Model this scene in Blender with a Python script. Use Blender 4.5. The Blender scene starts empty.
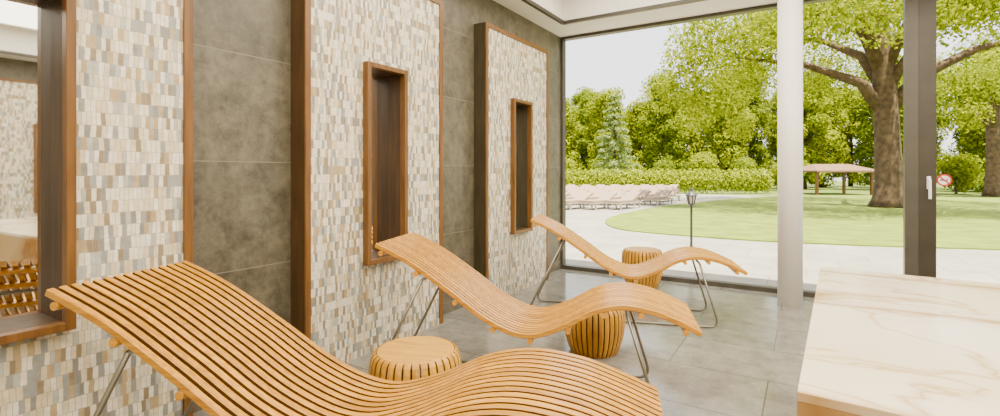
import bpy, bmesh, math, random
from mathutils import Vector, Matrix
random.seed(7)
S = bpy.context.scene
COL = S.collection
R = math.radians

# ------------------------------------------------------------------ helpers
def link(o, parent=None):
    COL.objects.link(o)
    if parent: o.parent = parent
    return o

def mesh_obj(name, bm, mat, parent=None, smooth=False):
    me = bpy.data.meshes.new(name)
    bmesh.ops.recalc_face_normals(bm, faces=bm.faces)
    bm.to_mesh(me); bm.free()
    me.materials.append(mat)
    if smooth:
        for p in me.polygons: p.use_smooth = True
    return link(bpy.data.objects.new(name, me), parent)

def tag(o, label=None, cat=None, group=None, kind=None):
    if label: o['label'] = label
    if cat: o['category'] = cat
    if group: o['group'] = group
    if kind: o['kind'] = kind
    return o

def thing(name, label, cat, loc=(0, 0, 0), rz=0, group=None):
    o = bpy.data.objects.new(name, None)
    o.empty_display_size = 0.1
    o.location = loc; o.rotation_euler = (0, 0, rz)
    link(o)
    return tag(o, label, cat, group)

def struct(name, bm, mat, parent=None, smooth=False):
    o = mesh_obj(name, bm, mat, parent, smooth)
    if parent is None: o['kind'] = 'structure'
    return o

def dup(root, loc, rz, label=None, group=None, scale=(1, 1, 1)):
    r = root.copy(); COL.objects.link(r)
    r.location = loc; r.rotation_euler = (0, 0, rz); r.scale = scale
    if label: r['label'] = label
    if group: r['group'] = group
    for ch in list(root.children):
        c = ch.copy(); COL.objects.link(c); c.parent = r
        for g in list(ch.children):
            d = g.copy(); COL.objects.link(d); d.parent = c
    return r

def bx(bm, x0, x1, y0, y1, z0, z1, bev=0.0):
    vs = [bm.verts.new((x, y, z)) for x in (x0, x1) for y in (y0, y1) for z in (z0, z1)]
    idx = [(0, 1, 3, 2), (4, 6, 7, 5), (0, 4, 5, 1), (2, 3, 7, 6), (0, 2, 6, 4), (1, 5, 7, 3)]
    fs = [bm.faces.new([vs[i] for i in f]) for f in idx]
    if bev > 0:
        es = list({e for f in fs for e in f.edges})
        bmesh.ops.bevel(bm, geom=es, offset=bev, segments=2, affect='EDGES', profile=0.6)

def tube(bm, pts, radii, seg=10, cap=True):
    pts = [Vector(p) for p in pts]
    n = len(pts)
    if not hasattr(radii, '__len__'): radii = [radii] * n
    t0 = (pts[1] - pts[0]).normalized()
    up = Vector((0, 0, 1)) if abs(t0.z) < 0.9 else Vector((0, 1, 0))
    nrm = (up - t0 * up.dot(t0)).normalized()
    rings = []
    for i in range(n):
        if i == 0: t = (pts[1] - pts[0])
        elif i == n - 1: t = (pts[-1] - pts[-2])
        else: t = (pts[i + 1] - pts[i]).normalized() + (pts[i] - pts[i - 1]).normalized()
        t.normalize()
        nrm = (nrm - t * nrm.dot(t))
        if nrm.length < 1e-5: nrm = t.orthogonal()
        nrm.normalize()
        b = t.cross(nrm)
        ring = []
        for k in range(seg):
            a = 2 * math.pi * k / seg
            ring.append(bm.verts.new(pts[i] + (nrm * math.cos(a) + b * math.sin(a)) * radii[i]))
        rings.append(ring)
    for i in range(n - 1):
        for k in range(seg):
            bm.faces.new((rings[i][k], rings[i][(k + 1) % seg], rings[i + 1][(k + 1) % seg], rings[i + 1][k]))
    if cap:
        bm.faces.new(list(reversed(rings[0]))); bm.faces.new(rings[-1])

def lathe(bm, prof, seg=32, c=(0, 0, 0)):
    rings = []
    for r, z in prof:
        rings.append([bm.verts.new((c[0] + r * math.cos(2 * math.pi * k / seg), c[1] + r * math.sin(2 * math.pi * k / seg), c[2] + z)) for k in range(seg)])
    for i in range(len(rings) - 1):
        for k in range(seg):
            bm.faces.new((rings[i][k], rings[i][(k + 1) % seg], rings[i + 1][(k + 1) % seg], rings[i + 1][k]))
    bm.faces.new(list(reversed(rings[0]))); bm.faces.new(rings[-1])

def fillet(pts, rad, n=6):
    pts = [Vector(p) for p in pts]
    out = [pts[0]]
    for i in range(1, len(pts) - 1):
        a, b, c = pts[i - 1], pts[i], pts[i + 1]
        d1 = (a - b); d2 = (c - b)
        r = min(rad, d1.length * 0.45, d2.length * 0.45)
        p1 = b + d1.normalized() * r; p2 = b + d2.normalized() * r
        for k in range(n + 1):
            u = k / n
            out.append(p1 * (1 - u) ** 2 + b * 2 * u * (1 - u) + p2 * u * u)
    out.append(pts[-1])
    return out

# ------------------------------------------------------------------ materials
def nm(name):
    m = bpy.data.materials.new(name); m.use_nodes = True
    nt = m.node_tree
    return m, nt, nt.nodes, nt.links, nt.nodes['Principled BSDF']

def ramp(nodes, stops, interp='LINEAR'):
    r = nodes.new('ShaderNodeValToRGB'); r.color_ramp.interpolation = interp
    el = r.color_ramp.elements
    while len(el) < len(stops): el.new(0.5)
    for e, (p, c) in zip(el, stops):
        e.position = p; e.color = (*c, 1)
    return r

def plain(name, col, rough=0.5, metal=0.0, var=0.08, scale=6.0):
    m, nt, N, L, P = nm(name)
    tc = N.new('ShaderNodeTexCoord'); no = N.new('ShaderNodeTexNoise')
    no.inputs['Scale'].default_value = scale; no.inputs['Detail'].default_value = 4
    L.new(tc.outputs['Object'], no.inputs['Vector'])
    r = ramp(N, [(0.3, tuple(c * (1 - var) for c in col)), (0.7, tuple(min(1, c * (1 + var)) for c in col))])
    L.new(no.outputs['Fac'], r.inputs['Fac']); L.new(r.outputs['Color'], P.inputs['Base Color'])
    P.inputs['Roughness'].default_value = rough; P.inputs['Metallic'].default_value = metal
    return m

def wood(name, c1, c2, stretch=(1.5, 22, 22), rough=0.38, island=0.0, spec=0.35):
    m, nt, N, L, P = nm(name)
    tc = N.new('ShaderNodeTexCoord'); mp = N.new('ShaderNodeMapping')
    mp.inputs['Scale'].default_value = stretch
    no = N.new('ShaderNodeTexNoise'); no.inputs['Scale'].default_value = 2.0
    no.inputs['Detail'].default_value = 6; no.inputs['Distortion'].default_value = 0.6
    L.new(tc.outputs['Object'], mp.inputs['Vector']); L.new(mp.outputs['Vector'], no.inputs['Vector'])
    r = ramp(N, [(0.3, c1), (0.7, c2)])
    L.new(no.outputs['Fac'], r.inputs['Fac'])
    out = r.outputs['Color']
    if island > 0:
        g = N.new('ShaderNodeNewGeometry'); hs = N.new('ShaderNodeHueSaturation')
        mr = N.new('ShaderNodeMapRange')
        mr.inputs['To Min'].default_value = 1 - island; mr.inputs['To Max'].default_value = 1 + island
        L.new(g.outputs['Random Per Island'], mr.inputs['Value'])
        L.new(mr.outputs['Result'], hs.inputs['Value']); L.new(out, hs.inputs['Color'])
        out = hs.outputs['Color']
    L.new(out, P.inputs['Base Color'])
    P.inputs['Roughness'].default_value = rough
    P.inputs['Specular IOR Level'].default_value = spec
    return m

def mosaic_mat():
    m, nt, N, L, P = nm('mosaic_tiles')
    tc = N.new('ShaderNodeTexCoord'); sp = N.new('ShaderNodeSeparateXYZ'); cb = N.new('ShaderNodeCombineXYZ')
    # hand-cut look: the joints wander very slightly
    wn = N.new('ShaderNodeTexNoise'); wn.inputs['Scale'].default_value = 18; wn.inputs['Detail'].default_value = 1
    L.new(tc.outputs['Object'], wn.inputs['Vector'])
    ws = N.new('ShaderNodeVectorMath'); ws.operation = 'SCALE'; ws.inputs['Scale'].default_value = 0.009
    L.new(wn.outputs['Color'], ws.inputs[0])
    wa = N.new('ShaderNodeVectorMath'); wa.operation = 'ADD'
    L.new(tc.outputs['Object'], wa.inputs[0]); L.new(ws.outputs['Vector'], wa.inputs[1])
    L.new(wa.outputs['Vector'], sp.inputs['Vector'])
    L.new(sp.outputs['Y'], cb.inputs['X']); L.new(sp.outputs['Z'], cb.inputs['Y'])
    b = N.new('ShaderNodeTexBrick')
    b.offset = 0.43; b.offset_frequency = 2; b.squash = 0.85; b.squash_frequency = 3
    b.inputs['Color1'].default_value = (0, 0, 0, 1); b.inputs['Color2'].default_value = (1, 1, 1, 1)
    b.inputs['Mortar'].default_value = (0.5, 0.5, 0.5, 1)
    b.inputs['Scale'].default_value = 1.0
    b.inputs['Mortar Size'].default_value = 0.0010; b.inputs['Mortar Smooth'].default_value = 0.1
    b.inputs['Brick Width'].default_value = 0.0205; b.inputs['Row Height'].default_value = 0.056
    L.new(cb.outputs['Vector'], b.inputs['Vector'])
    r = ramp(N, [(0.0, (0.74, 0.62, 0.41)), (0.11, (0.30, 0.23, 0.14)), (0.21, (0.86, 0.78, 0.60)), (0.32, (0.33, 0.34, 0.32)),
                 (0.42, (0.90, 0.85, 0.72)), (0.53, (0.50, 0.37, 0.19)), (0.62, (0.74, 0.64, 0.45)), (0.72, (0.26, 0.26, 0.24)), (0.80, (0.88, 0.81, 0.64)), (0.91, (0.50, 0.50, 0.45))], 'CONSTANT')
    L.new(b.outputs['Color'], r.inputs['Fac'])
    no = N.new('ShaderNodeTexNoise'); no.inputs['Scale'].default_value = 30; no.inputs['Detail'].default_value = 5
    L.new(tc.outputs['Object'], no.inputs['Vector'])
    r2 = ramp(N, [(0.3, (0.76, 0.74, 0.70)), (0.7, (1, 1, 1))]); L.new(no.outputs['Fac'], r2.inputs['Fac'])
    mu = N.new('ShaderNodeMix'); mu.data_type = 'RGBA'; mu.blend_type = 'MULTIPLY'; mu.inputs['Factor'].default_value = 1
    L.new(r.outputs['Color'], mu.inputs['A']); L.new(r2.outputs['Color'], mu.inputs['B'])
    mx = N.new('ShaderNodeMix'); mx.data_type = 'RGBA'
    L.new(b.outputs['Fac'], mx.inputs['Factor']); L.new(mu.outputs['Result'], mx.inputs['A'])
    mx.inputs['B'].default_value = (0.36, 0.30, 0.20, 1)
    L.new(mx.outputs['Result'], P.inputs['Base Color'])
    bp = N.new('ShaderNodeBump'); bp.inputs['Strength'].default_value = 0.4; bp.inputs['Distance'].default_value = 0.003; bp.invert = True
    L.new(b.outputs['Fac'], bp.inputs['Height']); L.new(bp.outputs['Normal'], P.inputs['Normal'])
    P.inputs['Roughness'].default_value = 0.4
    return m

def tile_mat(name, axes, off, bw, bh, c1, c2, mort, msize, rough, brick_off=0.0, nscale=3.0):
    m, nt, N, L, P = nm(name)
    tc = N.new('ShaderNodeTexCoord'); sp = N.new('ShaderNodeSeparateXYZ'); cb = N.new('ShaderNodeCombineXYZ')
    L.new(tc.outputs['Object'], sp.inputs['Vector'])
    for ax, o, tgt in zip(axes, off, 'XY'):
        a = N.new('ShaderNodeMath'); a.operation = 'ADD'; a.inputs[1].default_value = o
        L.new(sp.outputs[ax], a.inputs[0]); L.new(a.outputs[0], cb.inputs[tgt])
    b = N.new('ShaderNodeTexBrick'); b.offset = brick_off
    b.inputs['Color1'].default_value = (0.88, 0.88, 0.88, 1); b.inputs['Color2'].default_value = (1.08, 1.08, 1.08, 1)
    b.inputs['Mortar'].default_value = (1, 1, 1, 1)
    b.inputs['Scale'].default_value = 1; b.inputs['Mortar Size'].default_value = msize; b.inputs['Mortar Smooth'].default_value = 0.1
    b.inputs['Brick Width'].default_value = bw; b.inputs['Row Height'].default_value = bh
    L.new(cb.outputs['Vector'], b.inputs['Vector'])
    n1 = N.new('ShaderNodeTexNoise'); n1.inputs['Scale'].default_value = nscale; n1.inputs['Detail'].default_value = 12
    n1.inputs['Roughness'].default_value = 0.80; n1.inputs['Distortion'].default_value = 0.1
    L.new(tc.outputs['Object'], n1.inputs['Vector'])
    r = ramp(N, [(0.36, c1), (0.64, c2)]); L.new(n1.outputs['Fac'], r.inputs['Fac'])
    mu = N.new('ShaderNodeMix'); mu.data_type = 'RGBA'; mu.blend_type = 'MULTIPLY'; mu.inputs['Factor'].default_value = 1
    L.new(r.outputs['Color'], mu.inputs['A']); L.new(b.outputs['Color'], mu.inputs['B'])
    mx = N.new('ShaderNodeMix'); mx.data_type = 'RGBA'
    L.new(b.outputs['Fac'], mx.inputs['Factor']); L.new(mu.outputs['Result'], mx.inputs['A']); mx.inputs['B'].default_value = (*mort, 1)
    L.new(mx.outputs['Result'], P.inputs['Base Color'])
    rr = ramp(N, [(0.3, (rough * 0.8,) * 3), (0.7, (min(1, rough * 1.2),) * 3)]); L.new(n1.outputs['Fac'], rr.inputs['Fac'])
    L.new(rr.outputs['Color'], P.inputs['Roughness'])
    return m

def marble_mat(name, k):
    m, nt, N, L, P = nm(name)
    tc = N.new('ShaderNodeTexCoord')
    kk = lambda c: tuple(a * b for a, b in zip(c, k))
    n0 = N.new('ShaderNodeTexNoise'); n0.inputs['Scale'].default_value = 1.6; n0.inputs['Detail'].default_value = 4
    L.new(tc.outputs['Object'], n0.inputs['Vector'])
    base = ramp(N, [(0.35, kk((0.82, 0.69, 0.48))), (0.65, kk((0.88, 0.80, 0.64)))]); L.new(n0.outputs['Fac'], base.inputs['Fac'])
    def vein(scale, dist, width, seed):
        mp = N.new('ShaderNodeMapping'); mp.inputs['Location'].default_value = (seed, seed * 0.7, 0)
        mp.inputs['Rotation'].default_value = (0, 0, -0.75); mp.inputs['Scale'].default_value = (0.7, 1.5, 1)
        L.new(tc.outputs['Object'], mp.inputs['Vector'])
        n = N.new('ShaderNodeTexNoise'); n.inputs['Scale'].default_value = scale; n.inputs['Detail'].default_value = 4
        n.inputs['Roughness'].default_value = 0.45; n.inputs['Distortion'].default_value = dist
        L.new(mp.outputs['Vector'], n.inputs['Vector'])
        a = N.new('ShaderNodeMath'); a.operation = 'SUBTRACT'; a.inputs[1].default_value = 0.5; L.new(n.outputs['Fac'], a.inputs[0])
        b = N.new('ShaderNodeMath'); b.operation = 'ABSOLUTE'; L.new(a.outputs[0], b.inputs[0])
        r = ramp(N, [(0.0, (1, 1, 1)), (width, (0.40, 0.40, 0.40)), (width * 3.5, (0, 0, 0))]); L.new(b.outputs[0], r.inputs['Fac'])
        return r.outputs['Color']
    out = base.outputs['Color']
    for v, col, f in ((vein(0.75, 0.45, 0.013, 3.1), (0.42, 0.22, 0.04), 0.9), (vein(1.4, 0.6, 0.006, 8.4), (0.52, 0.32, 0.09), 0.7)):
        m2 = N.new('ShaderNodeMath'); m2.operation = 'MULTIPLY'; m2.inputs[1].default_value = f; L.new(v, m2.inputs[0])
        mx = N.new('ShaderNodeMix'); mx.data_type = 'RGBA'
        L.new(m2.outputs[0], mx.inputs['Factor']); L.new(out, mx.inputs['A']); mx.inputs['B'].default_value = (*kk(col), 1)
        out = mx.outputs['Result']
    L.new(out, P.inputs['Base Color']); P.inputs['Roughness'].default_value = 0.12
    return m

def leaf_mat(name, c1, c2, trans=0.45):
    m, nt, N, L, P = nm(name)
    N.remove(P); out = N['Material Output']
    g = N.new('ShaderNodeNewGeometry'); r = ramp(N, [(0.0, c1), (1.0, c2)])
    L.new(g.outputs['Random Per Island'], r.inputs['Fac'])
    d = N.new('ShaderNodeBsdfDiffuse'); t = N.new('ShaderNodeBsdfTranslucent'); mx = N.new('ShaderNodeMixShader')
    mx.inputs['Fac'].default_value = trans
    L.new(r.outputs['Color'], d.inputs['Color']); L.new(r.outputs['Color'], t.inputs['Color'])
    L.new(d.outputs[0], mx.inputs[1]); L.new(t.outputs[0], mx.inputs[2]); L.new(mx.outputs[0], out.inputs['Surface'])
    return m

M = dict(
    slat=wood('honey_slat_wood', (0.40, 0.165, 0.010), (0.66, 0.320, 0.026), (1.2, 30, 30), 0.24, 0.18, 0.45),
    slat_side=wood('shaded_slat_edge_wood', (0.085, 0.034, 0.004), (0.14, 0.058, 0.008), (1.2, 30, 30), 0.6, 0.1, 0.15),  # gap shade painted onto the facing slat sides as a darker wood
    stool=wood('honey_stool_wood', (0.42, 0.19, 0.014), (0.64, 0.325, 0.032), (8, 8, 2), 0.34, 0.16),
    stool_side=wood('shaded_stool_edge_wood', (0.13, 0.055, 0.007), (0.20, 0.09, 0.012), (8, 8, 2), 0.5, 0.1),  # darker copy of the stool wood paints in shade between the slats
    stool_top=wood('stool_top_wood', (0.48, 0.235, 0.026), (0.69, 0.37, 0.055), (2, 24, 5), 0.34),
    frame=wood('brown_frame_wood', (0.110, 0.048, 0.010), (0.200, 0.090, 0.021), (20, 20, 1.5), 0.35),
    side=wood('dark_chestnut_wood', (0.055, 0.028, 0.009), (0.095, 0.050, 0.016), (20, 20, 1.5), 0.4),
    olive=wood('olive_brown_wood', (0.036, 0.028, 0.013), (0.066, 0.052, 0.025), (20, 20, 1.5), 0.4),
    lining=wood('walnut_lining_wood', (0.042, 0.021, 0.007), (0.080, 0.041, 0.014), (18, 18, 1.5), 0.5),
    mosaic=mosaic_mat(),
    stone=tile_mat('brown_grey_stone_tiles', 'YZ', (-0.6, -0.1), 2.04, 0.63, (0.054, 0.045, 0.027), (0.165, 0.144, 0.095), (0.19, 0.165, 0.115), 0.003, 0.45, 0, 8.0),
    floor=tile_mat('grey_slate_floor', 'XY', (0.2, 0.13), 1.2, 0.6, (0.160, 0.148, 0.122), (0.285, 0.271, 0.232), (0.115, 0.103, 0.084), 0.0045, 0.13, 0.5, 6.0),
    plaster=plain('white_plaster', (0.78, 0.74, 0.66), 0.8, 0, 0.03),
    ceil=plain('ceiling_paint', (0.80, 0.78, 0.72), 0.85, 0, 0.02),
    column=plain('column_paint', (0.86, 0.83, 0.77), 0.5, 0, 0.02),
    dark=plain('grey_bronze_metal', (0.075, 0.067, 0.052), 0.45, 0.3, 0.1),
    dark2=plain('charcoal_brown_metal', (0.050, 0.042, 0.030), 0.4, 0.3, 0.1),
    steel=plain('brushed_steel', (0.24, 0.22, 0.17), 0.33, 0.85, 0.05),
    mirror=plain('mirror_silver', (0.82, 0.82, 0.80), 0.02, 1.0, 0.0),
    marble=marble_mat('cream_marble', (1, 1, 1)),
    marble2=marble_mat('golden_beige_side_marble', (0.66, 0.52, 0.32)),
    white=plain('white_enamel', (0.85, 0.85, 0.83), 0.35, 0, 0.01),
    red=plain('red_enamel', (0.50, 0.004, 0.004), 0.5, 0, 0.02),
    black=plain('black_enamel', (0.02, 0.02, 0.02), 0.4, 0, 0.05),
    patio=tile_mat('grey_paving', 'XY', (0, 0), 0.8, 0.8, (0.23, 0.215, 0.185), (0.33, 0.315, 0.275), (0.18, 0.17, 0.145), 0.008, 0.7, 0.5, 1.5),
    lawn=plain('lawn_grass', (0.125, 0.170, 0.003), 0.9, 0, 0.30, 1.8),
    grass=plain('rough_grass', (0.09, 0.13, 0.01), 0.9, 0, 0.3, 0.8),
    bark=plain('tree_bark', (0.085, 0.052, 0.025), 0.9, 0, 0.5, 6),
    leaf_a=leaf_mat('leaves_bright', (0.10, 0.155, 0.003), (0.40, 0.43, 0.016), 0.45),
    leaf_b=leaf_mat('leaves_mid', (0.07, 0.12, 0.004), (0.30, 0.35, 0.02), 0.44),
    leaf_c=leaf_mat('leaves_conifer', (0.13, 0.19, 0.05), (0.30, 0.36, 0.12), 0.25),
    leaf_d=leaf_mat('leaves_hedge', (0.20, 0.26, 0.006), (0.40, 0.45, 0.02), 0.3),
    cushion=plain('pale_pinkish_cushion', (0.30, 0.21, 0.15), 0.8, 0, 0.1),
    bedframe=plain('pale_lounger_frame', (0.34, 0.27, 0.21), 0.5, 0, 0.05),
    roof=plain('reddish_brown_roof', (0.17, 0.095, 0.055), 0.85, 0, 0.15, 3),
    bulb=plain('frosted_glass', (0.50, 0.47, 0.38), 0.3, 0, 0.02),
)

# ------------------------------------------------------------------ room constants
XL, XR, YB, YW, ZC = -2.80, 5.20, -2.5, 6.07, 3.11
PANEL_D = 0.15
PW = 1.37
PY = [-0.08, 1.95, 3.99]
NY0, NY1, NZ0, NZ1 = 0.50, 0.865, 0.66, 2.06     # niche opening in panel coordinates

def wall_holes(bm, xa, xb, y0, y1, z0, z1, holes):
    y = y0
    for (a, b, c, d) in holes:
        bx(bm, xa, xb, y, a, z0, z1)
        bx(bm, xa, xb, a, b, z0, c); bx(bm, xa, xb, a, b, d, z1)
        y = b
    bx(bm, xa, xb, y, y1, z0, z1)

bm = bmesh.new(); bx(bm, XL - 0.3, XR + 0.3, YB - 0.2, YW + 0.06, -0.15, 0); struct('floor', bm, M['floor'])
bm = bmesh.new(); bx(bm, XL - 0.3, XL, YB, YW + 0.06, 0, ZC + 0.4); struct('wall_left', bm, M['stone'])
RPs = [5.66, 3.62, 1.58]
bm = bmesh.new(); bx(bm, XR, XR + 0.3, YB, YW + 0.06, 0, ZC + 0.4); struct('wall_right', bm, M['stone'])
bm = bmesh.new(); bx(bm, XL - 0.3, XR + 0.3, YB - 0.2, YB, 0, ZC + 0.4); struct('wall_back', bm, M['plaster'])
# ceiling with a recessed lit tray
CX0, CX1, CY0, CY1 = -2.5, 4.7, -1.8, 5.46
bm = bmesh.new()
bx(bm, XL, CX0, YB, YW + 0.06, ZC, ZC + 0.4); bx(bm, CX1, XR, YB, YW + 0.06, ZC, ZC + 0.4)
bx(bm, CX0, CX1, YB, CY0, ZC, ZC + 0.4); bx(bm, CX0, CX1, CY1, YW + 0.06, ZC, ZC + 0.4)
bx(bm, XL - 0.3, XR + 0.3, YB - 0.2, YW + 0.3, ZC + 0.4, ZC + 0.55)
struct('ceiling', bm, M['ceil'])
bm = bmesh.new()
e = 0.02
bx(bm, CX0 - e, CX0 + e, CY0, CY1, ZC - 0.02, ZC + 0.02); bx(bm, CX0, CX1, CY1 - e, CY1 + e, ZC - 0.02, ZC + 0.02)
bx(bm, CX1 - e, CX1 + e, CY0, CY1, ZC - 0.02, ZC + 0.02); bx(bm, CX0, CX1, CY0 - e, CY0 + e, ZC - 0.02, ZC + 0.02)
struct('trim_1', bm, M['dark2'])

# ------------------------------------------------------------------ mosaic wall panels
def make_panel(label):
    t = thing('mosaic_panel', label, 'wall panel', (0, 0, 0), 0, 'mosaic wall panels')
    H = 2.77; D = PANEL_D; fw = 0.042; es = 0.014
    bm = bmesh.new()
    wall_holes(bm, 0.0, D - 0.012, fw, PW - fw, 0, H - fw, [(NY0, NY1, NZ0, NZ1)])
    mesh_obj('tile_face', bm, M['mosaic'], t)
    for (a, b) in ((0, fw), (PW - fw, PW)):
        bm = bmesh.new(); bx(bm, 0.0, D - es, a, b, 0, H, 0.002); o = mesh_obj('side_board', bm, M['side'], t)
        bm = bmesh.new(); bx(bm, D - es, D, a, b, 0, H, 0.003); mesh_obj('edge_strip', bm, M['frame'], o)
    bm = bmesh.new(); bx(bm, 0.0, D - es, fw, PW - fw, H - fw, H, 0.002); o = mesh_obj('top_board', bm, M['side'], t)
    bm = bmesh.new(); bx(bm, D - es, D, fw, PW - fw, H - fw, H, 0.003); mesh_obj('edge_strip', bm, M['frame'], o)
    # niche: projecting wooden frame lined with boards and a mirror at the back
    lw = 0.042; ins = 0.012; fx0, fx1 = D - 0.012, D + 0.040
    bm = bmesh.new()
    bx(bm, fx0, fx1, NY0 - lw + 0.02, NY0 + ins, NZ0 - lw + 0.02, NZ1 + lw - 0.02, 0.003)
    bx(bm, fx0, fx1, NY1 - ins, NY1 + lw - 0.02, NZ0 - lw + 0.02, NZ1 + lw - 0.02, 0.003)
    bx(bm, fx0, fx1, NY0 + ins, NY1 - ins, NZ1 - ins, NZ1 + lw - 0.02, 0.003)
    bx(bm, fx0, fx1, NY0 + ins, NY1 - ins, NZ0 - lw + 0.02, NZ0 + ins, 0.003)
    nf = mesh_obj('niche_frame', bm, M['frame'], t)
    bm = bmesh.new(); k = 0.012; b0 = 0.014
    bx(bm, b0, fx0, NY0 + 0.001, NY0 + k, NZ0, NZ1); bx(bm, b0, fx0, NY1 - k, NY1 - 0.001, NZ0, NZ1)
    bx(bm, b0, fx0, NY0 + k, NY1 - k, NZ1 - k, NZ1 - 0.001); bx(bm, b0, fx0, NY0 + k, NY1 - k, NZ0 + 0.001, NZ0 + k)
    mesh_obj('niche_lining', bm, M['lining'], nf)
    bm = bmesh.new(); bx(bm, b0 - 0.008, b0, NY0 + 0.002, NY1 - 0.002, NZ0 + 0.002, NZ1 - 0.002)
    mesh_obj('mirror', bm, M['mirror'], nf)
    return t
p0 = make_panel('cream mosaic tile wall panel at far left, its mirrored niche cut by the photo edge')
p0.location = (XL, PY[0], 0)
p2 = dup(p0, (XL, PY[1], 0), 0, 'cream mosaic tile wall panel with wooden niche behind the middle lounger')
p3 = dup(p0, (XL, PY[2], 0), 0, 'farthest mosaic tile wall panel, dark framed, beside the tall window')
def over(o, key):
    o.material_slots[0].link = 'OBJECT'; o.material_slots[0].material = M[key]
for c in p3.children:
    if c.name.startswith(('side_board', 'top_board')): over(c, 'olive')
    for g in c.children:
        if g.name.startswith('niche_lining'): over(g, 'olive')
dup(p0, (XR, RPs[0], 0), math.pi, 'mosaic tile wall panel on the opposite wall nearest the windows')
dup(p0, (XR, RPs[1], 0), math.pi, 'mosaic tile wall panel on the opposite wall, reflected in the niche mirror at far left')
dup(p0, (XR, RPs[2], 0), math.pi, 'mosaic tile wall panel on the opposite wall farthest from the windows')

# ------------------------------------------------------------------ windows, column, door
def window(name, x0, x1, ml, mr):
    bm = bmesh.new()
    z1 = ZC
    bx(bm, x0, x0 + ml, YW - 0.05, YW + 0.05, 0, z1); bx(bm, x1 - mr, x1, YW - 0.05, YW + 0.05, 0, z1)
    bx(bm, x0 + ml, x1 - mr, YW - 0.05, YW + 0.05, 0, 0.05); bx(bm, x0 + ml, x1 - mr, YW - 0.05, YW + 0.05, z1 - 0.035, z1)
    return struct(name, bm, M['dark'])
window('window_1', XL, -0.13, 0.03, 0.05)
window('window_2', -0.13, 0.90, 0.05, 0.10)
# door leaf with its own stile
dx0, dx1 = 0.90, 1.95
bm = bmesh.new()
bx(bm, dx0, dx0 + 0.13, YW - 0.04, YW + 0.04, 0.01, ZC, 0.004); bx(bm, dx1 - 0.13, dx1, YW - 0.04, YW + 0.04, 0.01, ZC, 0.004)
bx(bm, dx0 + 0.13, dx1 - 0.13, YW - 0.04, YW + 0.04, 0.01, 0.14); bx(bm, dx0 + 0.13, dx1 - 0.13, YW - 0.04, YW + 0.04, ZC - 0.1, ZC)
door = struct('door_1', bm, M['dark2'])
bm = bmesh.new()
hx, hz = dx0 + 0.075, 1.17
bx(bm, hx - 0.015, hx + 0.015, YW - 0.050, YW - 0.04, hz - 0.03, hz + 0.09, 0.004)
tube(bm, fillet([(hx, YW - 0.046, hz + 0.06), (hx, YW - 0.095, hz + 0.06), (hx, YW - 0.098, hz - 0.12)], 0.02), 0.012)
mesh_obj('door_handle', bm, M['white'], door, False)
window('window_3', dx1, XR, 0.06, 0.05)
bm = bmesh.new()
lathe(bm, [(0.108, 0), (0.108, ZC)], 40, (-0.134, 5.57, 0))
o = struct('column', bm, M['column'], None, True)

# round prohibition sticker beside the door stile
SR = 0.056
sx, sy, sz = dx0 + 0.13 + SR, YW - 0.03, 1.225
t = thing('prohibition_sign', 'small round red and white no smoking sticker beside the glass door handle', 'sign', (sx, sy, sz))
def disc_y(bm, r0, r1, y0, y1, seg=40):
    a = []
    for k in range(seg):
        c, s = math.cos(2 * math.pi * k / seg), math.sin(2 * math.pi * k / seg)
        a.append([bm.verts.new((r * c, y, r * s)) for r, y in ((r0, y0), (r1, y0), (r1, y1), (r0, y1))])
    for k in range(seg):
        p, q = a[k], a[(k + 1) % seg]
        for j in range(4):
            bm.faces.new((p[j], p[(j + 1) % 4], q[(j + 1) % 4], q[j]))
bm = bmesh.new(); disc_y(bm, 0.001, SR, -0.001, 0); mesh_obj('disc', bm, M['white'], t)
bm = bmesh.new(); disc_y(bm, SR * 0.76, SR * 1.0, -0.0025, -0.001)
d = SR * 0.77 * 0.7071; w = 0.0042
vs = [bm.verts.new((x, -0.0025, z)) for x, z in ((-d - w, d - w), (-d + w, d + w), (d + w, -d + w), (d - w, -d - w))]
bm.faces.new(vs); mesh_obj('red_ring', bm, M['red'], t)
bm = bmesh.new(); bx(bm, -0.029, 0.012, -0.0018, -0.001, -0.006, 0.006); bx(bm, 0.015, 0.029, -0.0018, -0.001, -0.006, 0.006)
tube(bm, [(0.020, -0.0014, 0.009), (0.023, -0.0014, 0.015), (0.018, -0.0014, 0.022)], 0.0018, 6)
mesh_obj('cigarette', bm, M['black'], t)

# ------------------------------------------------------------------ wavy loungers
LL, WW, NS = 1.92, 0.58, 15
CP = [(-0.10, 0.93), (0.0, 0.865), (0.12, 0.765), (0.25, 0.615), (0.36, 0.478), (0.45, 0.405), (0.52, 0.395), (0.61, 0.455), (0.70, 0.545), (0.78, 0.582), (0.87, 0.565), (0.94, 0.52), (1.0, 0.47), (1.08, 0.41)]
def prof(u):
    for i in range(1, len(CP) - 2):
        if u <= CP[i + 1][0] + 1e-9:
            p0_, p1, p2, p3 = CP[i - 1], CP[i], CP[i + 1], CP[i + 2]
            tt = (u - p1[0]) / (p2[0] - p1[0]); h = p2[0] - p1[0]
            m1 = (p2[1] - p0_[1]) / (p2[0] - p0_[0]) * h; m2 = (p3[1] - p1[1]) / (p3[0] - p1[0]) * h
            return (2 * tt**3 - 3 * tt**2 + 1) * p1[1] + (tt**3 - 2 * tt**2 + tt) * m1 + (-2 * tt**3 + 3 * tt**2) * p2[1] + (tt**3 - tt**2) * m2
    return CP[-2][1]
def frame_at(u):
    e = 0.004
    a, b = max(0, u - e), min(1, u + e)
    t = Vector(((b - a) * LL, 0, prof(b) - prof(a))).normalized()
    return Vector((u * LL, 0, prof(u))), t, Vector((-t.z, 0, t.x))
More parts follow.
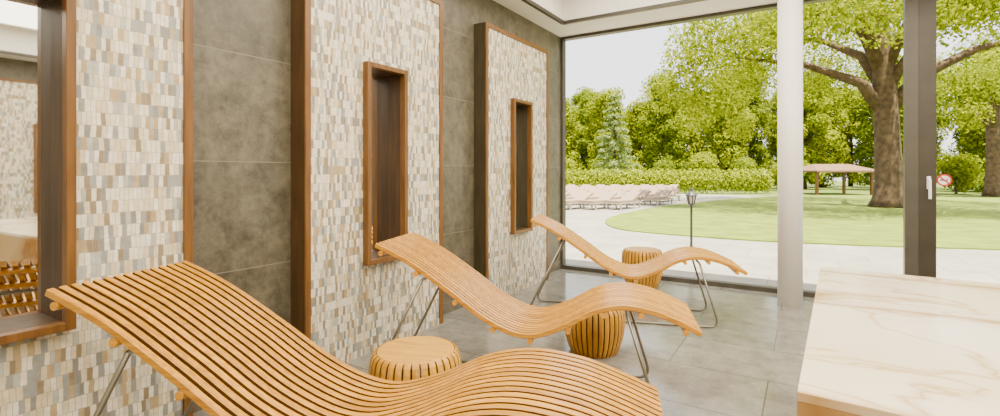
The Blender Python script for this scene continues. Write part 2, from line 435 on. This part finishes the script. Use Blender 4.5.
def make_lounger(label):
    t = thing('wave_lounger', label, 'lounger', (0, 0, 0), 0, 'wavy wooden loungers')
    bm = bmesh.new()
    pitch = WW / NS; hw = pitch * 0.315; th = 0.014; ch = 0.003
    sec = [(-hw + ch, -th), (hw - ch, -th), (hw, -th + ch), (hw, th - ch), (hw - ch, th), (-hw + ch, th), (-hw, th - ch), (-hw, -th + ch)]
    NU = 56
    for i in range(NS):
        yc = -WW / 2 + pitch * (i + 0.5)
        rings = []
        for k in range(NU + 1):
            p, tg, n = frame_at(k / NU)
            rings.append([bm.verts.new(p + Vector((0, yc + a, 0)) + n * b) for a, b in sec])
        for k in range(NU):
            for j in range(8):
                f = bm.faces.new((rings[k][j], rings[k][(j + 1) % 8], rings[k + 1][(j + 1) % 8], rings[k + 1][j]))
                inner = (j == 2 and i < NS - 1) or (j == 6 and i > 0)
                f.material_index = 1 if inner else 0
        bm.faces.new(list(reversed(rings[0]))); bm.faces.new(rings[-1])
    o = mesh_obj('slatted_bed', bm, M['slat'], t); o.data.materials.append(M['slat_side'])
    for u in (0.025, 0.15, 0.28, 0.40, 0.51, 0.62, 0.73, 0.84, 0.965):
        p, tg, n = frame_at(u)
        c = p - n * (th + 0.015)
        bm = bmesh.new(); tube(bm, [c + Vector((0, -WW / 2 + 0.004, 0)), c + Vector((0, WW / 2 - 0.004, 0))], 0.0155, 14)
        mesh_obj('cross_rail', bm, M['slat'], t)
    uA, uB = 0.17, 0.80
    pa, _, na = frame_at(uA); pb, _, nb = frame_at(uB)
    za = pa - na * 0.05; zb = pb - nb * 0.05
    for s in (-1, 1):
        y = s * (WW / 2 - 0.035)
        pts = [(za.x, y, za.z), (-0.05, y, 0.010), (1.70, y, 0.010), (zb.x, y, zb.z)]
        bm = bmesh.new(); tube(bm, fillet(pts, 0.09), 0.0095, 10)
        mesh_obj('sled_leg', bm, M['steel'], t, True)
    for c in (za, zb):
        bm = bmesh.new(); tube(bm, [(c.x, -WW / 2 + 0.035, c.z), (c.x, WW / 2 - 0.035, c.z)], 0.0095, 10)
        mesh_obj('leg_brace', bm, M['steel'], t, True)
    return t
l1 = make_lounger('nearest honey wood slatted wavy lounger, cut off by the bottom of the photo')
l1.location = (-2.42, 0.91, 0); l1.rotation_euler = (0, 0, R(19.0)); l1.scale = (1.12, 1.05, 1)
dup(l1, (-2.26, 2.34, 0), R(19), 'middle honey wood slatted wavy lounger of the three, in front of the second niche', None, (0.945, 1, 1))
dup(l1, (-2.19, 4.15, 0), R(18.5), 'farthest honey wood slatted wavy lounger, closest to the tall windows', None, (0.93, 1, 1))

# ------------------------------------------------------------------ slatted drum stools
def make_stool(label):
    t = thing('slatted_stool', label, 'stool', (0, 0, 0), 0, 'round slatted wooden stools')
    H = 0.42
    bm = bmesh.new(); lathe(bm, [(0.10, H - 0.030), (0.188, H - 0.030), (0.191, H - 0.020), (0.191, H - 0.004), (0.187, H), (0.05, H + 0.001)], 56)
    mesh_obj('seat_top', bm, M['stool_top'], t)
    bm = bmesh.new(); n = 34
    pr = [(0.194, H - 0.003), (0.204, H - 0.008), (0.213, H - 0.020), (0.220, H - 0.045), (0.226, H - 0.10), (0.226, H - 0.17), (0.218, H - 0.25), (0.202, H - 0.33), (0.187, H - 0.38), (0.170, 0.0)]
    for k in range(n):
        a = 2 * math.pi * k / n; c, s = math.cos(a), math.sin(a)
        hw = 0.0158
        rings = []
        for q, (r, z) in enumerate(pr):
            w = hw * (r / 0.22)
            din, dz = ((0.002, -0.02) if q == 0 else (-0.010, -0.016) if q < 3 else (-0.02, 0))
            rings.append([bm.verts.new(((r + dr) * c - dw * s, (r + dr) * s + dw * c, z + zz)) for dr, dw, zz in ((din, -w, dz), (0, -w, 0), (0.003 if q > 2 else 0, 0, 0.001 if q < 3 else 0), (0, w, 0), (din, w, dz))])
        for i in range(len(rings) - 1):
            for j in range(5):
                f = bm.faces.new((rings[i][j], rings[i][(j + 1) % 5], rings[i + 1][(j + 1) % 5], rings[i + 1][j]))
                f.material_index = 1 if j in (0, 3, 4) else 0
        bm.faces.new(rings[0]); bm.faces.new(list(reversed(rings[-1])))
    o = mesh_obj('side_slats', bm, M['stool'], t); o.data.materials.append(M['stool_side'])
    bm = bmesh.new(); lathe(bm, [(0.150, 0.02), (0.152, 0.05)], 36); mesh_obj('base_disc', bm, M['stool'], t)
    return t
s1 = make_stool('round slatted wooden stool between the nearest and the middle loungers')
s1.location = (-1.65, 1.85, 0); s1.rotation_euler = (0, 0, R(15))
dup(s1, (-1.315, 3.40, 0), R(40), 'round slatted wooden stool seen beneath the middle lounger', None, (0.97, 0.97, 0.80))
dup(s1, (-1.593, 5.62, 0), R(70), 'round slatted wooden stool half hidden behind the farthest lounger')

# ------------------------------------------------------------------ marble counter
t = thing('marble_counter', 'large cream marble topped counter at the right of the room', 'counter', (-0.0195, 1.435, 0), R(-2.6))
bm = bmesh.new(); bx(bm, 0, 2.40, 0, 1.957, 0.725, 0.75, 0.003); mesh_obj('marble_top', bm, M['marble'], t)
bm = bmesh.new(); bx(bm, 0.0, 2.40, 0.0, 1.957, 0.0, 0.725); mesh_obj('body', bm, M['marble2'], t)

# ------------------------------------------------------------------ garden
def cam_xy(right, depth):            # distances to the right of / ahead of the room's viewing corner
    return (right * 0.848 - depth * 0.53, right * 0.53 + depth * 0.848)
def poly(name, pts, z0, z1, mat):
    bm = bmesh.new()
    a = [bm.verts.new((x, y, z1)) for x, y in pts]; b = [bm.verts.new((x, y, z0)) for x, y in pts]
    bm.faces.new(a); bm.faces.new(list(reversed(b)))
    for i in range(len(pts)):
        j = (i + 1) % len(pts); bm.faces.new((a[i], b[i], b[j], a[j]))
    return struct(name, bm, mat)
poly('ground', [(-70, 6.13), (70, 6.13), (70, 90), (-70, 90)], -0.3, -0.06, M['grass'])
poly('patio', [(-30, 6.13), (25, 6.13), (25, 31), (-30, 31)], -0.06, -0.03, M['patio'])
def smooth_poly(pts, n=6):
    out = []; k = len(pts)
    for i in range(k):
        p0_, p1, p2, p3 = [Vector(pts[(i + j - 1) % k]) for j in range(4)]
        for q in range(n):
            u = q / n
            out.append(tuple(0.5 * ((2 * p1) + (p2 - p0_) * u + (2 * p0_ - 5 * p1 + 4 * p2 - p3) * u * u + (3 * p1 - p0_ - 3 * p2 + p3) * u**3)))
    return out
poly('lawn', smooth_poly([(-3.9, 11.3), (-1.8, 10.6), (0.5, 10.8), (4, 12), (9, 14), (14, 18), (15, 27), (12, 34), (4, 33.5), (-1, 31), (-4.2, 22), (-4.9, 14.8)]), -0.03, -0.005, M['lawn'])

def leaf_mesh(name, blobs, size, rng, mat):
    V = []; F = []
    for (cx, cy, cz, rx, ry, rz, n) in blobs:
        for _ in range(n):
            d = Vector((rng.gauss(0, 1), rng.gauss(0, 1), rng.gauss(0, 1))).normalized()
            r = rng.random() ** 0.4
            p = Vector((cx + d.x * rx * r, cy + d.y * ry * r, cz + d.z * rz * r))
            nrm = (d + Vector((rng.uniform(-1, 1), rng.uniform(-1, 1), rng.uniform(-0.4, 1.2))) * 0.9).normalized()
            a = nrm.orthogonal().normalized(); b = nrm.cross(a)
            ang = rng.uniform(0, 6.28); a2 = a * math.cos(ang) + b * math.sin(ang); b2 = nrm.cross(a2)
            s = size * rng.uniform(0.6, 1.3); i0 = len(V)
            V += [p - a2 * s, p - b2 * s * 0.5, p + a2 * s, p + b2 * s * 0.5]
            F.append((i0, i0 + 1, i0 + 2, i0 + 3))
    me = bpy.data.meshes.new(name); me.from_pydata([tuple(v) for v in V], [], F); me.update()
    me.materials.append(mat)
    return me
def leaf_obj(name, blobs, size, rng, mat, parent=None):
    return link(bpy.data.objects.new(name, leaf_mesh(name, blobs, size, rng, mat)), parent)

# the big old tree on the lawn
rng = random.Random(3)
t = thing('shade_tree', 'big spreading tree with a thick brown trunk standing on the lawn', 'tree', (2.60, 23.2, -0.005))
bm = bmesh.new()
tube(bm, [(0, 0, 0), (0, 0, 0.3), (0.02, 0, 0.9), (-0.03, 0, 2.6), (-0.10, 0, 4.2), (-0.15, 0, 5.6), (-0.3, 0.1, 7.5), (-0.5, 0, 10.0)], [0.66, 0.50, 0.44, 0.40, 0.39, 0.34, 0.26, 0.14], 16)
for (az, z0, rise, reach, r0) in ((200, 4.0, 1.9, 5.6, 0.20), (150, 4.9, 2.6, 5.0, 0.17), (15, 4.0, 2.3, 5.4, 0.21), (340, 4.9, 3.2, 4.6, 0.16), (205, 5.3, 3.6, 4.4, 0.16), (80, 5.0, 2.5, 4.5, 0.16), (225, 5.4, 3.5, 4.2, 0.14), (310, 5.6, 3.8, 4.0, 0.14)):
    a = R(az); c, s = math.cos(a), math.sin(a)
    tube(bm, [(-0.1 + 0.1 * c, 0.1 * s, z0 - 0.4), (0.9 * c, 0.9 * s, z0 + rise * 0.35), (reach * 0.5 * c, reach * 0.5 * s, z0 + rise * 0.75), (reach * c, reach * s, z0 + rise)], [r0 * 1.3, r0, r0 * 0.6, r0 * 0.15], 10)
mesh_obj('trunk', bm, M['bark'], t, True)
bl = []
def front(az): return 228 < (az % 360) < 302
for k in range(15):
    az = k * 24 + rng.uniform(-6, 6); a = R(az); rr = rng.uniform(4.6, 6.6); z = rng.uniform(4.9, 6.4)
    if front(az): z = rng.uniform(5.8, 6.3)
    bl.append((rr * math.cos(a), rr * math.sin(a), z, 1.75, 1.75, 1.2, 1700))
for k in range(10):
    az = k * 36 + 10; a = R(az); rr = rng.uniform(2.6, 4.0); z = rng.uniform(6.8, 8.2)
    if front(az): z = 7.2
    bl.append((rr * math.cos(a), rr * math.sin(a), z, 2.0, 2.0, 1.4, 1600))
for k in range(6):
    a = R(k * 60); bl.append((2.2 * math.cos(a), 2.2 * math.sin(a), 9.8, 2.0, 2.0, 1.3, 1000))
for (az, rr, z) in ((240, 4.5, 6.7), (262, 4.0, 7.2), (284, 4.6, 6.7), (300, 4.2, 6.4), (330, 4.4, 6.8), (215, 4.4, 6.6)):
    a = R(az); bl.append((rr * math.cos(a), rr * math.sin(a), z, 1.6, 1.6, 1.1, 1400))
for k in range(9):
    az = k * 40 + 20; a = R(az); rr = rng.uniform(6.2, 7.2); z = rng.uniform(3.6, 4.7)
    if front(az) or 60 < az < 130: continue
    bl.append((rr * math.cos(a), rr * math.sin(a), z, 0.95, 0.95, 0.8, 600))
for (az, rr, z) in ((212, 7.4, 5.2), (205, 7.9, 4.5), (215, 6.9, 4.1), (200, 7.0, 6.2), (222, 7.6, 6.4), (318, 6.6, 5.4), (325, 7.2, 4.6), (308, 6.2, 6.4), (312, 7.4, 4.9)):
    a = R(az); bl.append((rr * math.cos(a), rr * math.sin(a), z, 1.2, 1.2, 0.9, 900))
leaf_obj('crown', bl, 0.078, rng, M['leaf_a'], t)

# darker second tree at the edge of the lawn
x, y = cam_xy(27.0, 26.8)
t = thing('edge_tree', 'dark trunked tree at the right edge of the photo beyond the lawn', 'tree', (x, y, -0.02))
bm = bmesh.new()
tube(bm, [(0, 0, 0), (0, 0, 0.4), (0.03, 0, 2.0), (0, 0.05, 4.0), (0.05, 0, 6.5)], [0.50, 0.38, 0.34, 0.30, 0.14], 14)
for az in (20, 140, 260):
    a = R(az); tube(bm, [(0, 0, 3.6), (0.6 * math.cos(a), 0.6 * math.sin(a), 4.4), (1.6 * math.cos(a), 1.6 * math.sin(a), 5.6)], [0.16, 0.12, 0.04], 8)
mesh_obj('trunk', bm, M['bark'], t, True)
bl = []
for k in range(9):
    a = R(k * 40); rr = rng.uniform(1.2, 2.0); bl.append((rr * math.cos(a), rr * math.sin(a), rng.uniform(5.4, 7.6), 1.2, 1.2, 0.9, 600))
leaf_obj('crown', bl, 0.12, rng, M['leaf_b'], t)

# woodland behind
def make_tree(seed, h, mat, label):
    rg = random.Random(seed)
    t = thing('woodland_tree', label, 'tree', (0, 0, 0), 0, 'woodland trees behind the lawn')
    bm = bmesh.new(); tube(bm, [(0, 0, 0), (0.05, 0, h * 0.3), (0, 0.05, h * 0.7)], [0.22, 0.17, 0.06], 8)
    mesh_obj('trunk', bm, M['bark'], t, True)
    bl = []
    for k in range(26):
        z = 0.08 + 0.84 * (k + rg.random()) / 26; w = 1.75 * math.sin(math.pi * (0.2 + 0.74 * z)) ** 0.6
        a = k * 2.4 + rg.uniform(-0.4, 0.4); rr = w * rg.uniform(0.45, 0.9)
        q = 1.08 * rg.uniform(0.75, 1.2)
        bl.append((rr * math.cos(a), rr * math.sin(a), z * h, q, q, q * 0.85, 600))
    leaf_obj('crown', bl, 0.135, rg, mat, t)
    return t
WL = 'leafy green tree in the woodland belt behind the lawn'
protos = [make_tree(11, 10.2, M['leaf_a'], WL), make_tree(12, 11.4, M['leaf_b'], WL), make_tree(13, 9.4, M['leaf_a'], WL)]
rng = random.Random(21); k = 0
for row, (yy, x0, x1) in enumerate(((45.5, -32, 20), (51.0, -36, 24), (56.5, -39, 27))):
    x = x0
    while x < x1:
        px, py = x + rng.uniform(-0.25, 0.25), yy + rng.uniform(-0.3, 0.3)
        sc = rng.uniform(0.9, 1.05) * (1 + 0.02 * row)
        if k < 3:
            o = protos[k]; o.location = (px, py, -0.06)
        else:
            dup(protos[k % 3], (px, py, -0.06), rng.uniform(0, 6.28), None, None, (0.97, 0.97, sc))
        k += 1; x += 5.3
# conifer: drooping whorls of uneven boughs
cx_, cy_ = cam_xy(8.0, 34.2)
t = thing('conifer', 'pointed pale green conifer rising in front of the woodland', 'tree', (cx_, cy_, -0.06))
bm = bmesh.new(); tube(bm, [(0, 0, 0), (0, 0, 3), (0, 0, 6.9)], [0.16, 0.11, 0.02], 8); mesh_obj('trunk', bm, M['bark'], t, True)
bl = []
for i in range(15):
    z = 0.5 + i * 0.44; r = 1.75 * (1 - i / 15.6) ** 0.9 + 0.08
    for q in range(6):
        a = q * 1.047 + i * 0.7 + rng.uniform(-0.2, 0.2); rq = r * rng.uniform(0.75, 1.2)
        for f in (0.35, 0.65, 0.95):
            bl.append((rq * f * math.cos(a), rq * f * math.sin(a), z - 0.28 * f * rq, 0.16 + 0.12 * r, 0.16 + 0.12 * r, 0.14, int(14 + 16 * r)))
leaf_obj('foliage', bl, 0.10, rng, M['leaf_c'], t)
# clipped hedge and shrubs
bl = []
for i in range(37):
    bl.append((-6.5 + i * 0.35, rng.uniform(-0.04, 0.04), 0.80, 0.33, 0.42, 0.80, 460))
o = leaf_obj('garden_hedge', bl, 0.075, rng, M['leaf_d'])
hx_, hy_ = cam_xy(10.8, 30.9)
o.location = (hx_, hy_, -0.05); o.rotation_euler = (0, 0, R(32))
tag(o, 'long clipped yellow green hedge behind the outdoor sun loungers and lawn', 'hedge')
def make_shrub(seed, mat):
    rg = random.Random(seed)
    t = thing('garden_shrub', 'rounded leafy shrub at the foot of the woodland trees', 'shrub', (0, 0, 0), 0, 'shrubs below the woodland')
    bm = bmesh.new()
    tube(bm, [(0, 0, 0), (0.05, 0, 0.6), (0, 0.05, 1.4)], [0.08, 0.06, 0.03], 6)
    mesh_obj('stem', bm, M['bark'], t)
    bl = [(rg.uniform(-0.5, 0.5), rg.uniform(-0.5, 0.5), rg.uniform(0.6, 2.0), 0.85, 0.85, 0.75, 480) for _ in range(8)]
    leaf_obj('foliage', bl, 0.10, rg, mat, t)
    return t
shr = [make_shrub(31, M['leaf_b']), make_shrub(32, M['leaf_a'])]
spots = [(-27 + i * 2.9, 40.3) for i in range(10)] + [cam_xy(25.0 + i * 3.0, 30.0) for i in range(3)]
for i, (x, y) in enumerate(spots):
    loc = (x + rng.uniform(-0.1, 0.1), y + rng.uniform(-0.3, 0.3), -0.06)
    if i < 2: shr[i].location = loc
    else:
        sc = rng.uniform(0.9, 1.15); dup(shr[i % 2], loc, rng.uniform(0, 6.28), None, None, (1, 1, sc))

# garden lamp
t = thing('garden_lamp', 'short black garden lamp post with a lantern head beside the lawn', 'lamp', (-1.63, 8.65, -0.03))
bm = bmesh.new(); lathe(bm, [(0.07, 0), (0.07, 0.03), (0.035, 0.06), (0.03, 0.09)], 16); mesh_obj('base', bm, M['black'], t)
bm = bmesh.new(); lathe(bm, [(0.022, 0.09), (0.020, 0.5), (0.019, 0.76), (0.05, 0.785), (0.055, 0.80)], 14); mesh_obj('post', bm, M['black'], t)
bm = bmesh.new(); lathe(bm, [(0.042, 0.80), (0.066, 0.93)], 6); o = mesh_obj('lantern_glass', bm, M['bulb'], t)
bm = bmesh.new()
for q in range(6):
    a = q * math.pi / 3; tube(bm, [(0.046 * math.cos(a), 0.046 * math.sin(a), 0.80), (0.07 * math.cos(a), 0.07 * math.sin(a), 0.93)], 0.011, 6)
mesh_obj('lantern_bars', bm, M['black'], o)
bm = bmesh.new(); lathe(bm, [(0.10, 0.93), (0.098, 0.945), (0.05, 0.99), (0.022, 1.01), (0.018, 1.05), (0.006, 1.07)], 16); mesh_obj('lantern_cap', bm, M['black'], t)

# pool loungers outside
def make_sunbed():
    t = thing('sun_lounger', 'pale brownish cushioned sun lounger in the rows outside beyond the patio', 'sun lounger', (0, 0, 0), 0, 'sun loungers outside')
    bm = bmesh.new(); bx(bm, 0, 1.95, -0.33, -0.27, 0.24, 0.30); bx(bm, 0, 1.95, 0.27, 0.33, 0.24, 0.30); bx(bm, 0, 0.06, -0.27, 0.27, 0.24, 0.30); bx(bm, 1.89, 1.95, -0.27, 0.27, 0.24, 0.30)
    mesh_obj('frame', bm, M['bedframe'], t)
    for x in (0.15, 1.75):
        for y in (-0.30, 0.30):
            bm = bmesh.new(); bx(bm, x, x + 0.06, y - 0.03, y + 0.03, 0, 0.24); mesh_obj('leg', bm, M['bedframe'], t)
    bm = bmesh.new(); bx(bm, 0.02, 1.2, -0.30, 0.30, 0.30, 0.39, 0.02); mesh_obj('seat_cushion', bm, M['cushion'], t)
    bm = bmesh.new(); bx(bm, 0, 0.78, -0.30, 0.30, 0, 0.09, 0.02)
    bmesh.ops.transform(bm, matrix=Matrix.Translation((1.2, 0, 0.30)) @ Matrix.Rotation(R(-24), 4, 'Y'), verts=bm.verts)
    mesh_obj('back_cushion', bm, M['cushion'], t)
    return t
sb = make_sunbed(); first = True
for row, (dep, r0, r1) in enumerate(((17.2, 1.3, 4.6), (19.4, 1.5, 5.9), (21.6, 1.7, 7.0), (23.8, 1.9, 8.0), (26.0, 2.1, 8.8), (28.2, 2.3, 9.4))):
    r = r0
    while r < r1:
        x, y = cam_xy(r, dep)
        loc = (x, y, -0.03); rz = R(78 + rng.uniform(-1, 1))
        if first: sb.location = loc; sb.rotation_euler = (0, 0, rz); sb.scale = (0.85, 0.85, 0.85); first = False
        else: dup(sb, loc, rz, None, None, (0.85, 0.85, 0.85))
        r += 0.88

# garden pavilion left of the tree
x, y = cam_xy(20.4, 30.2)
t = thing('garden_pavilion', 'small reddish brown roofed garden pavilion left of the big tree trunk', 'pavilion', (x, y, -0.06), R(32))
PWd, PDp, PH = 3.7, 2.8, 1.35
for ix in (-1, 1):
    for iy in (-1, 1):
        cx, cy = ix * 0.44 * PWd, iy * PDp * 0.42
        bm = bmesh.new(); bx(bm, cx - 0.07, cx + 0.07, cy - 0.07, cy + 0.07, 0, PH); mesh_obj('post', bm, M['frame'], t)
bm = bmesh.new()
b = [bm.verts.new((sx_ * PWd * 0.5, sy_ * PDp * 0.56, PH)) for sx_, sy_ in ((-1, -1), (1, -1), (1, 1), (-1, 1))]
c4 = [bm.verts.new((sx_ * PWd * 0.5, sy_ * PDp * 0.56, PH + 0.10)) for sx_, sy_ in ((-1, -1), (1, -1), (1, 1), (-1, 1))]
r_ = [bm.verts.new((-PWd * 0.30, 0, PH + 0.50)), bm.verts.new((PWd * 0.30, 0, PH + 0.50))]
for i in range(4): bm.faces.new((b[i], b[(i + 1) % 4], c4[(i + 1) % 4], c4[i]))
bm.faces.new((c4[0], c4[1], r_[1], r_[0])); bm.faces.new((c4[1], c4[2], r_[1])); bm.faces.new((c4[2], c4[3], r_[0], r_[1])); bm.faces.new((c4[3], c4[0], r_[0])); bm.faces.new(list(reversed(b)))
mesh_obj('roof', bm, M['roof'], t)

# ------------------------------------------------------------------ light
w = bpy.data.worlds.new('World'); S.world = w; w.use_nodes = True
N, L = w.node_tree.nodes, w.node_tree.links
bg = N['Background']; sky = N.new('ShaderNodeTexSky'); sky.sky_type = 'NISHITA'
sky.sun_disc = False; sky.sun_elevation = R(60); sky.sun_rotation = R(90); sky.dust_density = 4.0; sky.air_density = 1.0
mx = N.new('ShaderNodeMix'); mx.data_type = 'RGBA'; mx.inputs['Factor'].default_value = 0.6
L.new(sky.outputs['Color'], mx.inputs['A']); mx.inputs['B'].default_value = (11, 10.8, 10, 1)
L.new(mx.outputs['Result'], bg.inputs['Color']); bg.inputs['Strength'].default_value = 0.38
sl = bpy.data.lights.new('sun', 'SUN'); sl.energy = 30.0; sl.angle = R(0.6); sl.color = (1, 0.91, 0.66)
so = bpy.data.objects.new('sun', sl); link(so)
so.rotation_euler = Vector((-0.22, 0.14, -0.96)).to_track_quat('-Z', 'Y').to_euler()
def area(name, loc, sx_, sy_, power, col=(1, 0.90, 0.74)):
    l = bpy.data.lights.new(name, 'AREA'); l.shape = 'RECTANGLE'; l.size = sx_; l.size_y = sy_; l.energy = power; l.color = col
    o = bpy.data.objects.new(name, l); o.location = loc; link(o)
area('ceiling_tray_light', (1.1, 1.83, ZC + 0.37), 6.6, 6.8, 900)

# ------------------------------------------------------------------ camera
cam = bpy.data.cameras.new('camera'); cam.sensor_width = 36; cam.lens = 0.49 * 36; cam.shift_y = -0.036
cam.clip_end = 300; cam.clip_start = 0.02
co = bpy.data.objects.new('camera', cam); co.location = (0, 0, 1.3); co.rotation_euler = (R(90), 0, R(32)); link(co)
S.camera = co
